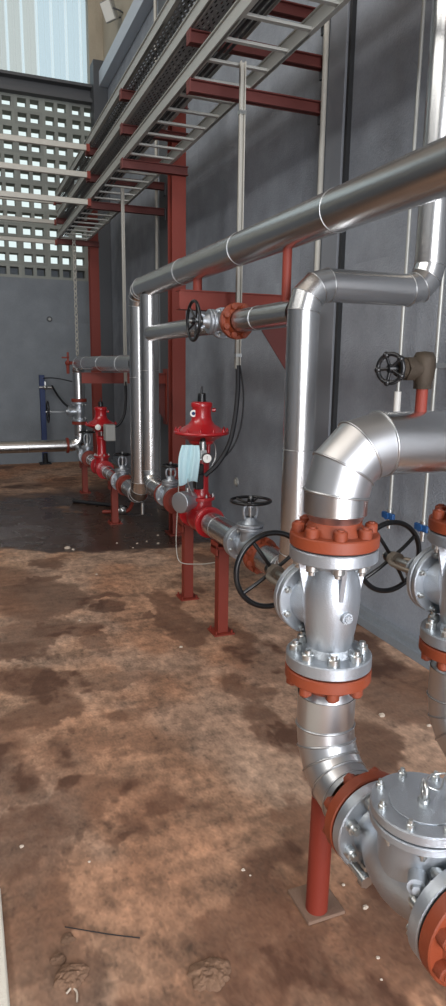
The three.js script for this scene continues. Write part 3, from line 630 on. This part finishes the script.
part(cv2, 'positioner', [box(SX - 0.03, SX + 0.075, LY2 + 0.33, LY2 + 0.50, -6.86, -6.74, 0.01), cyl([SX + 0.02, LY2 + 0.40, -7.0], [SX + 0.02, LY2 + 0.40, -6.8], 0.012, 0.012, 10)], M.greyBox, 'grey instrument box');
part(cv2, 'pressure_gauge', lathe([SX - 0.07, LY2 + 0.46, -6.93], [-0.25, 0, 0.97], [[0, 0], [0.03, 0], [0.03, 0.015], [0, 0.017]], 20), M.dial, 'white dial gauge');

// far upright: bypass of the second station, valve, outflow pipe to the left
{
  const t = thing('second_bypass_pipe', 'clad pipe at head height from the overhead pipe drop, bending down at the far upright', 'pipe', [SX, 1.2, -8.5]);
  cladRun(t, [[SX, 1.60, -5.52], [SX, 1.60, -8.5], [SX, 1.16, -8.5]], 0.076, { bend: 0.11, cuts: 3, every: 0.9, ends: false });
  part(t, 'flange', [disc([SX, 1.122, -8.5], [0, 1, 0], 0.096, 0.04)], M.redPost, 'red flange');
}
{
  const t = thing('outflow_pipe', 'clad outflow pipe low along the back wall, leaving to the left', 'pipe', [SX, 0.55, -8.5]);
  part(t, 'flange', [disc([SX, 0.838, -8.5], [0, 1, 0], 0.096, 0.038)], M.redPost, 'red flange');
  cladRun(t, [[SX, 0.84, -8.5], [SX, 0.575, -8.5], [LX + 0.02, 0.575, -8.5]], 0.076, { bend: 0.11, cuts: 3, every: 0.9, ends: false });
  part(t, 'tee', [cyl([SX, LY2 + 0.01, -8.5], [SX, LY2, -8.14], 0.056, 0.056, 24), disc([SX, LY2, -8.15], [0, 0, 1], 0.095, 0.028)], M.silver);
  part(t, 'flange', disc([1.25, 0.575, -8.5], [-1, 0, 0], 0.098, 0.03), M.redPost, 'red flange');
}
{
  const x = -0.6, t = thing('pipe_stand', 'low dark red stand under the outflow pipe', 'support', [x, 0, -8.5]);
  part(t, 'post', box(x - 0.03, x + 0.03, 0.01, 0.475, -8.53, -8.47, 0.004), M.redPost);
  part(t, 'saddle', box(x - 0.05, x + 0.05, 0.475, 0.496, -8.56, -8.44, 0.004), M.redPost);
  part(t, 'base_plate', box(x - 0.07, x + 0.07, 0, 0.012, -8.57, -8.43), M.redPost);
}
// square red floor posts under the two lines
function floorPost(z, y, label) {
  const t = thing('floor_post', label, 'support', [SX, 0, z]);
  const top = y - 0.085;
  part(t, 'post', box(SX - 0.033, SX + 0.033, 0.008, top, z - 0.033, z + 0.033, 0.004), M.redPost);
  part(t, 'saddle', [box(SX - 0.055, SX + 0.055, top - 0.012, top + 0.004, z - 0.05, z + 0.05, 0.003), box(SX - 0.055, SX - 0.045, top - 0.05, top + 0.03, z - 0.05, z + 0.05), box(SX + 0.045, SX + 0.055, top - 0.05, top + 0.03, z - 0.05, z + 0.05)], M.redPost);
  const p = part(t, 'base_plate', box(SX - 0.065, SX + 0.065, 0, 0.009, z - 0.065, z + 0.065), M.redPost);
  for (const [a, b] of [[-1, -1], [1, -1], [-1, 1], [1, 1]]) part(p, 'anchor_bolt', cyl([SX + a * 0.05, 0.009, z + b * 0.05], [SX + a * 0.05, 0.028, z + b * 0.05], 0.007, 0.007, 6), M.redPost);
}
floorPost(-3.53, LY - 0.005, 'square red floor post under the clad pipe next to the flat-wheeled gate valve');
floorPost(-4.18, LY - 0.02, 'square red floor post below the large red control valve');
floorPost(-6.52, LY2 + 0.005, 'square red floor post standing at the wet patch beside the open-yoke gate valve');
floorPost(-8.25, LY2 - 0.03, 'square red floor post under the farthest gate valve');

// tall red posts, tray brackets
function tallPost(z, label) {
  const t = thing('steel_post', label, 'post', [1.875, 0, z]);
  part(t, 'web', box(1.87, 1.88, 0.012, 3.95, z - 0.06, z + 0.06), M.redPost);
  part(t, 'flange', box(1.812, 1.938, 0.012, 3.95, z + 0.055, z + 0.066), M.redPost);
  part(t, 'flange', box(1.812, 1.938, 0.012, 3.95, z - 0.066, z - 0.055), M.redPost);
  part(t, 'base_plate', box(1.78, 1.97, 0, 0.014, z - 0.10, z + 0.10), M.redPost);
}
tallPost(-5.92, 'tall red steel post behind the drop pipe carrying the cable trays');
tallPost(-9.80, 'tall red steel post near the back corner carrying the tray ends');
const tiers = [['lowest', 3.185], ['middle', 3.445], ['topmost', 3.70]];
const stations = [[-4.125, 2.285, 'on the wall column behind the riser pipe'], [-5.822, 1.94, 'on the tall red post behind the drop pipe'], [-7.40, 2.21, 'on the dark wall column past the drop pipe'], [-9.70, 1.94, 'on the tall red post near the back corner'], [-1.0, WX, 'on the wall above the front valves']];
for (const [z, x1, where] of stations) for (const [tn, y] of tiers) {
  const x0 = z === -4.125 ? 1.385 : 1.372, t = thing('tray_bracket', `dark red ${tn} tray bracket ${where}`, 'bracket', [x1, y, z]);
  part(t, 'arm', [box(x0, x1, y, y + 0.007, z - 0.03, z + 0.03), box(x0, x1, y + 0.063, y + 0.07, z - 0.03, z + 0.03), box(x0, x1, y, y + 0.07, z - 0.006, z + 0.006)], M.bracket);
  part(t, 'end_plate', box(x0 - 0.008, x0, y - 0.004, y + 0.074, z - 0.033, z + 0.033), M.bracket);
  if (x1 > 2) part(t, 'wall_plate', box(x1 - 0.012, x1, y - 0.05, y + 0.07, z - 0.034, z + 0.034), M.columnDark);
}
// trays
const TZ0 = -9.74, TZ1 = 3.0;
function rail(x, y, t = 0.004) { return [box(x - t, x + t, y, y + 0.085, TZ0, TZ1), box(x - 0.014, x + 0.014, y, y + 0.006, TZ0, TZ1), box(x - 0.014, x + 0.014, y + 0.079, y + 0.085, TZ0, TZ1)]; }
{
  const t = thing('cable_ladder', 'galvanised cable ladder with open rungs, lowest of the three trays', 'cable tray', [1.58, 3.255, -3]);
  part(t, 'side_rail', rail(1.39, 3.256), M.galv); part(t, 'side_rail', rail(1.78, 3.256), M.galv);
  const rg = box(-0.385 / 2, 0.385 / 2, -0.008, 0.008, -0.016, 0.016, 0.003);
  for (let z = -3.089 + 0.262 * 23; z > TZ0; z -= 0.262) partAt(t, 'rung', rg, M.galv, [1.585, 3.272, z]);
}
function perfTray(y, label) {
  const t = thing('perforated_tray', label, 'cable tray', [1.56, y, -3]);
  part(t, 'side_rail', rail(1.39, y), M.galv); part(t, 'side_rail', rail(1.72, y), M.galv);
  part(t, 'bottom', box(1.392, 1.718, y + 0.004, y + 0.006, TZ0, TZ1), M.tray, 'perforated tray bottom');
}
perfTray(3.516, 'perforated galvanised cable tray in the middle of the three trays');
perfTray(3.771, 'perforated galvanised cable tray, topmost of the three trays');
const wob = (x, y, z0, z1, amp) => Array.from({ length: 14 }, (_, k) => [x + amp * Math.sin(k * 1.7 + x * 40), y, z0 + (z1 - z0) * k / 13]);
for (const [x, y, r, l] of [[1.43, 3.294, 0.013, 'thick black cable lying against the outer rail of the cable ladder'], [1.462, 3.291, 0.010, 'black cable second from the outer rail of the cable ladder'], [1.492, 3.290, 0.009, 'thin black cable nearest the open middle of the cable ladder'], [1.45, 3.540, 0.014, 'black cable lying in the middle perforated tray'], [1.50, 3.542, 0.016, 'thick black cable lying in the middle perforated tray'], [1.47, 3.794, 0.013, 'black cable lying in the topmost perforated tray']])
  single('cable', l, 'cable', tube(wob(x, y, TZ0 + 0.1, TZ1 - 0.1, 0.004), r, 8, 80), M.rubber);
// white cross tubes at the two far stations
for (const [z, at, ms] of [[-7.30, 'by the dark wall column', M.whiteSteel], [-9.80, 'near the back corner', M.whiteSteel]]) for (const [tn, y] of tiers) {
  const t = thing('cross_tube', `pale ${tn} cross tube spanning the room ${at}`, 'tube', [0, y, z]);
  part(t, 'tube', box(LX + 0.01, 1.37, y + 0.01, y + 0.062, z - 0.022, z + 0.022, 0.005), ms);
  part(t, 'end_clip', box(1.35, 1.384, y, y + 0.07, z - 0.03, z + 0.03), M.redPost);
}
// conduits
function conduit(pts, r, label, mat = M.whiteSteel) { const t = thing('conduit', label, 'conduit', pts[0]); part(t, 'pipe', cyl(pts[0], pts[1], r, r, 14), mat); return t; }
{ const t = thing('conduit', 'white flat conduit dropping from the cable ladder to the large red control valve', 'conduit', [1.6, 1.58, -3.82]);
  part(t, 'channel', [box(1.584, 1.616, 1.58, 3.27, -3.832, -3.826), box(1.584, 1.590, 1.58, 3.27, -3.832, -3.806), box(1.610, 1.616, 1.58, 3.27, -3.832, -3.806)], M.whiteSteel);
  for (const y of [1.65, 2.35, 3.0]) part(t, 'clip', box(1.580, 1.620, y, y + 0.02, -3.836, -3.802), M.zinc); }
{ const t = thing('conduit', 'white flat conduit dropping from the cable ladder to the second red control valve', 'conduit', [1.6, 1.5, -6.8]);
  part(t, 'channel', [box(1.585, 1.615, 1.38, 3.27, -6.812, -6.806), box(1.585, 1.591, 1.38, 3.27, -6.812, -6.788), box(1.609, 1.615, 1.38, 3.27, -6.812, -6.788)], M.whiteSteel); }
conduit([[2.265, 0.12, -4.07], [2.265, 5.55, -4.07]], 0.018, 'pale round conduit up the edge of the wall column behind the riser pipe');
conduit([[2.19, 0.12, -7.66], [2.19, 5.55, -7.66]], 0.018, 'pale round conduit up the edge of the dark wall column');
single('hose', 'black flexible hose curving from the white conduit to the large red control valve', 'hose', tube([[1.60, 1.60, -3.815], [1.60, 1.45, -3.81], [1.575, 1.27, -3.79], [1.53, 1.12, -3.77], [1.45, 1.0, -3.76], [1.375, 0.93, -3.775]], 0.015, 10, 50), M.rubber);
single('hose', 'thin black wire beside the thick hose of the large red control valve', 'cable', tube([[1.608, 1.60, -3.80], [1.635, 1.42, -3.80], [1.61, 1.22, -3.78], [1.55, 1.10, -3.76], [1.47, 1.02, -3.76]], 0.005, 6, 40), M.rubber);
single('hose', 'black flexible hose dangling from the white conduit to the second red control valve', 'hose', tube([[1.60, 1.42, -6.80], [1.60, 1.25, -6.80], [1.58, 1.08, -6.80], [1.52, 0.98, -6.80], [1.46, 0.95, -6.80]], 0.014, 10, 40), M.rubber);
// thin white wire hanging below the control valve
single('hanging_wire', 'thin white wire looping from the large red control valve towards its floor post', 'wire', tube([[SX - 0.145, 0.98, -3.90], [SX - 0.155, 0.7, -3.92], [SX - 0.155, 0.42, -3.94], [SX - 0.14, 0.35, -3.92], [SX - 0.06, 0.36, -3.80], [SX, 0.42, -3.62], [SX + 0.05, 0.46, -3.55]], 0.003, 6, 60), M.whiteSteel);
// pipe brackets from the wall with diagonal braces, stubs under the overhead pipe
function pipeBracket(z, y, x0, x1, post, label) {
  const t = thing('pipe_bracket', label, 'bracket', [x1, post ? 0 : y, z]);
  part(t, 'arm', [box(x0, x1, y - 0.006, y, z - 0.05, z + 0.05), box(x0, x1, y - 0.115, y - 0.109, z - 0.05, z + 0.05), box(x0, x1, y - 0.115, y, z + 0.02, z + 0.03)], M.redPost);
  const gx = post ? x1 - 0.06 : x1 - 0.012;
  part(t, 'gusset', (() => { const s = new THREE.Shape(); s.moveTo(gx - 0.31, y - 0.115); s.lineTo(gx, y - 0.115); s.lineTo(gx, y - 0.54); s.closePath(); return new THREE.ExtrudeGeometry(s, { depth: 0.010, bevelEnabled: false }).translate(0, 0, z - 0.005); })(), M.bracket);
  if (post) { part(t, 'post', box(x1 - 0.06, x1, 0.012, y, z - 0.03, z + 0.03, 0.004), M.redPost); part(t, 'base_plate', box(x1 - 0.11, x1 + 0.05, 0, 0.012, z - 0.08, z + 0.08), M.redPost); }
  else part(t, 'wall_plate', box(x1 - 0.012, x1, y - 0.58, y + 0.05, z - 0.07, z + 0.07), M.redPost);
}
pipeBracket(-4.02, 2.045, 1.28, 2.14, true, 'red post bracket with triangular gusset under the overhead pipe');
pipeBracket(-7.40, 1.50, 1.25, 2.21, false, 'red wall bracket with triangular gusset under the far head-height pipe');
{ const t = thing('pipe_stub_support', 'short red stub holding the overhead pipe on the wall bracket', 'support', [SX, 2.05, -4.0]); part(t, 'stub', cyl([SX, 2.045, -4.0], [SX, 2.115, -4.0], 0.028, 0.028, 16), M.redPost); }
{ const t = thing('pipe_stub_support', 'slim red stub between the bypass pipe and the overhead pipe', 'support', [SX, 1.88, -2.79]); part(t, 'stub', cyl([SX, 1.885, -2.79], [SX, 2.115, -2.79], 0.021, 0.021, 16), M.redPost); }

// wall drain tubes with blue taps
for (const [z, l] of [[-3.09, 'thin steel drain tube with blue tap, behind the black handwheel'], [-2.79, 'thin steel drain tube with blue tap, between the handwheel and the riser']]) {
  const x = 2.26, t = thing('drain_tube', l, 'tube', [x, 0.7, z]), y = 0.79;
  part(t, 'tube', [cyl([x, y, z], [x, 4.4, z], 0.010, 0.010, 12)], M.galv);
  part(t, 'ball_valve', [cyl([x, y - 0.06, z], [x, y + 0.01, z], 0.018, 0.018, 8), sphere([x, y - 0.025, z], 0.024, [1, 1, 1], 16), cyl([x, y - 0.1, z], [x, y - 0.06, z], 0.012, 0.012, 12)], M.zinc);
  part(t, 'tap', [box(x - 0.022, x + 0.0, y - 0.045, y - 0.005, z - 0.055, z + 0.055, 0.008), cyl([x - 0.03, y - 0.025, z], [x, y - 0.025, z], 0.02, 0.02, 12)], M.blue, 'blue tap');
  part(t, 'clamp', box(x - 0.02, WX, 1.6, 1.625, z - 0.022, z + 0.022), M.zinc);
  if (z < -3) part(t, 'tape', cyl([x, 1.28, z], [x, 1.47, z], 0.019, 0.019, 12), M.dial, 'white tape wrapping');
}
// sockets on the walls
{ const t = thing('wall_socket', 'small round grey socket low on the right wall', 'socket', [WX, 0.547, -5.53]); part(t, 'plate', cyl([WX, 0.547, -5.53], [WX - 0.014, 0.547, -5.53], 0.042, 0.040, 20), M.greyBox); part(t, 'cover', cyl([WX - 0.014, 0.547, -5.53], [WX - 0.022, 0.547, -5.53], 0.024, 0.022, 16), M.whiteSteel); }
{ const t = thing('wall_socket', 'small round dark socket on the back wall below the pierced blocks', 'socket', [1.39, 2.27, BZ]); part(t, 'plate', cyl([1.39, 2.27, BZ], [1.39, 2.27, BZ + 0.016], 0.045, 0.042, 20), M.columnDark); part(t, 'cover', cyl([1.39, 2.27, BZ + 0.016], [1.39, 2.27, BZ + 0.024], 0.022, 0.02, 16), M.greyBox); }
// blue standpipe by the back wall
{
  const x = 1.22, z = -10.88, t = thing('standpipe', 'dark blue standpipe with silver tap standing at the back wall', 'standpipe', [x, 0, z]);
  part(t, 'post', box(x - 0.04, x + 0.04, 0.02, 1.41, z - 0.04, z + 0.04, 0.006), M.bluePost);
  part(t, 'foot', [box(x - 0.09, x + 0.09, 0, 0.02, z - 0.09, z + 0.09), cyl([x, 0.02, z + 0.04], [x, 0.18, z + 0.06], 0.045, 0.03, 16)], M.rubber);
  part(t, 'tap', [cyl([x - 0.05, 1.22, z + 0.05], [x + 0.16, 1.22, z + 0.05], 0.02, 0.02, 12), sphere([x + 0.04, 1.22, z + 0.06], 0.035, [1, 1, 1], 14), box(x + 0.03, x + 0.05, 1.25, 1.31, z + 0.04, z + 0.08)], M.zinc, 'silver tap');
  single('hose', 'black hose running from the dark blue standpipe to the far upright pipe', 'hose', tube([[x + 0.15, 1.24, z + 0.05], [x + 0.2, 1.10, z + 0.3], [x + 0.24, 0.98, z + 1.0], [x + 0.28, 0.98, z + 1.7], [x + 0.2, 1.05, z + 2.24]], 0.016, 8, 40), M.rubber);
  single('hose', 'thin black cable from the top of the dark blue standpipe', 'cable', tube([[x + 0.02, 1.36, z + 0.05], [x + 0.12, 1.37, z + 0.2], [x + 0.3, 1.34, z + 1.0], [x + 0.27, 1.30, z + 2.3]], 0.008, 8, 30), M.rubber);
}
// red fitting by the far elbow, chain from the tray end
{
  const x = 1.30, z = -8.5, t = thing('red_lever_valve', 'small dark red lever valve on the far elbow', 'valve', [x, 1.6, z]);
  part(t, 'body', [cyl([1.335, 1.60, z], [1.27, 1.60, z], 0.02, 0.02, 12), sphere([1.275, 1.60, z], 0.034, [1, 1, 1], 14)], M.redPost);
  part(t, 'lever', [box(1.262, 1.288, 1.60, 1.73, z + 0.02, z + 0.035, 0.004), cyl([1.275, 1.60, z], [1.275, 1.47, z], 0.022, 0.018, 12), box(1.20, 1.29, 1.655, 1.675, z + 0.02, z + 0.035, 0.004)], M.redPost);
}
{
  const x = 1.545, z = -9.40, gs = []; let k = 0;
  for (let y = 3.25; y > 1.70; y -= 0.056, k++) { const g = new THREE.TorusGeometry(0.026, 0.008, 6, 14); g.scale(0.8, 1.35, 1); if (k % 2) g.rotateY(Math.PI / 2); g.rotateY(0.5); g.translate(x, y, z); gs.push(g); }
  const t = thing('chain', 'pale steel chain hanging from the end of the cable ladder', 'chain', [x, 1.7, z]); part(t, 'links', gs, M.whiteSteel);
  part(t, 'hook', tube([[x, 1.70, z], [x + 0.02, 1.67, z], [x, 1.64, z], [x - 0.02, 1.66, z]], 0.006, 6, 16), M.zinc);
}
// floodlight high on the right wall
{
  const x = 2.15, y = 6.16, z = -9.75, t = thing('floodlight', 'small white floodlight high on the upper right wall', 'lamp', [WX, y, z]);
  const tilt = (g) => { g.rotateZ(0.5); g.rotateY(0.5); g.translate(x, y, z); return g; };
  part(t, 'housing', tilt(box(-0.02, 0.05, -0.12, 0.12, -0.10, 0.10, 0.01)), M.greyBox); part(t, 'lens', tilt(box(-0.028, -0.02, -0.105, 0.105, -0.085, 0.085)), M.dial, 'white lens');
  part(t, 'bracket', [tube([[x + 0.03, y, z + 0.10], [x + 0.13, y - 0.02, z + 0.10], [WX, y - 0.02, z + 0.06]], 0.010, 8, 16), tube([[x + 0.03, y, z - 0.10], [x + 0.13, y - 0.02, z - 0.10], [WX, y - 0.02, z - 0.06]], 0.010, 8, 16)], M.columnDark);
}
// drain fittings and strip on the wet floor
{
  const t = thing('drain_cock', 'small silver and red drain cock low behind the overhead pipe drop', 'valve', [1.5, 0, -6.9]);
  part(t, 'pipe', [tube([[1.36, 0.03, -6.95], [1.50, 0.035, -6.90], [1.62, 0.05, -6.85], [1.66, 0.14, -6.82]], 0.02, 10, 24)], M.redPost);
  part(t, 'cock', [cyl([1.60, 0.05, -6.86], [1.52, 0.04, -6.9], 0.034, 0.034, 8), sphere([1.56, 0.05, -6.87], 0.04, [1, 1, 1], 14), box(1.54, 1.57, 0.08, 0.10, -6.92, -6.80, 0.004)], M.zinc);
}
single('rubber_strip', 'black rubber strip lying on the wet floor beside the square post', 'strip', tube([[1.16, 0.022, -7.68], [1.32, 0.02, -7.52], [1.5, 0.022, -7.33], [1.66, 0.02, -7.12]], 0.022, 8, 24), M.rubber);
// plinth edge, stones, twig
single('plinth', 'low pale concrete slab edge on the floor at the left', 'plinth', box(-0.75, 0.022, 0, 0.03, -1.86, -0.2, 0.006), M.plinth);
function stone(x, z, r, h, label, mat, s0, group) {
  const g = new THREE.IcosahedronGeometry(1, r > 0.02 ? 9 : 2), p = g.attributes.position;
  for (let i = 0; i < p.count; i++) { const v = V(p.getX(i), p.getY(i), p.getZ(i)); const a = Math.atan2(v.z, v.x), k = 0.62 + 0.75 * fbm(nz, Math.cos(a) * 2.2 + s0, Math.sin(a) * 2.2 + s0 * 3, 4), c = 0.45 + 1.1 * fbm(nz2, v.x * 5 + s0, v.z * 5 + s0 * 2, 4); p.setXYZ(i, v.x * r * k, Math.max(-0.1, v.y) ** 1 * h * c, v.z * r * k * 0.9); }
  g.computeVertexNormals(); g.translate(x, h * 0.02, z);
  return single('stone', label, 'stone', g, mat, group);
}
stone(0.178, -1.50, 0.044, 0.020, 'flat brown lump of dried mortar with a smaller one behind it', M.stone, 3);
stone(0.155, -1.565, 0.022, 0.013, 'small crumb of dried mortar behind a flat lump', M.stone, 8);
stone(0.188, -1.625, 0.021, 0.008, 'low crumb of earth next to the twig', M.stone, 5);
stone(0.527, -1.375, 0.056, 0.015, 'flat broken patch of dried mortar alone on the floor', M.stone, 13);
for (const [x, z, r, s] of [[0.758, -1.689, 0.008, 1], [0.77, -1.66, 0.005, 2], [1.045, -1.42, 0.012, 21], [1.03, -1.52, 0.007, 27], [1.15, -1.30, 0.006, 31], [0.98, -1.26, 0.007, 36], [0.95, -1.2, 0.005, 41], [0.30, -1.9, 0.006, 47], [0.1, -2.05, 0.01, 52], [0.62, -4.0, 0.01, 55], [1.1, -3.4, 0.012, 60], [0.9, -4.9, 0.012, 66], [1.75, -2.35, 0.02, 70], [1.9, -2.2, 0.014, 74], [0.80, -5.72, 0.03, 80], [0.84, -5.66, 0.018, 84], [1.25, -5.75, 0.012, 88], [1.42, -5.68, 0.014, 90], [1.52, -5.72, 0.012, 95], [1.6, -5.62, 0.016, 99], [1.35, -5.55, 0.01, 104], [1.68, -5.9, 0.014, 109]])
  stone(x, z, r * 0.8, r * 0.55, 'tiny pale pebble loose on the brown floor', M.paleStone, s, 'pebbles on the floor');
single('twig', 'thin dark twig lying on the floor near the mortar lumps', 'twig', tube([[0.187, 0.004, -1.665], [0.25, 0.005, -1.625], [0.31, 0.004, -1.59], [0.38, 0.004, -1.552]], 0.0016, 5, 20), M.rubber);
single('bent_wire', 'small bent pale wire hook on the floor beside the mortar lump', 'wire', tube([[0.160, 0.006, -1.452], [0.175, 0.007, -1.462], [0.185, 0.007, -1.448], [0.182, 0.006, -1.42]], 0.003, 6, 20), M.paleStone);

renderer.render(scene, camera);
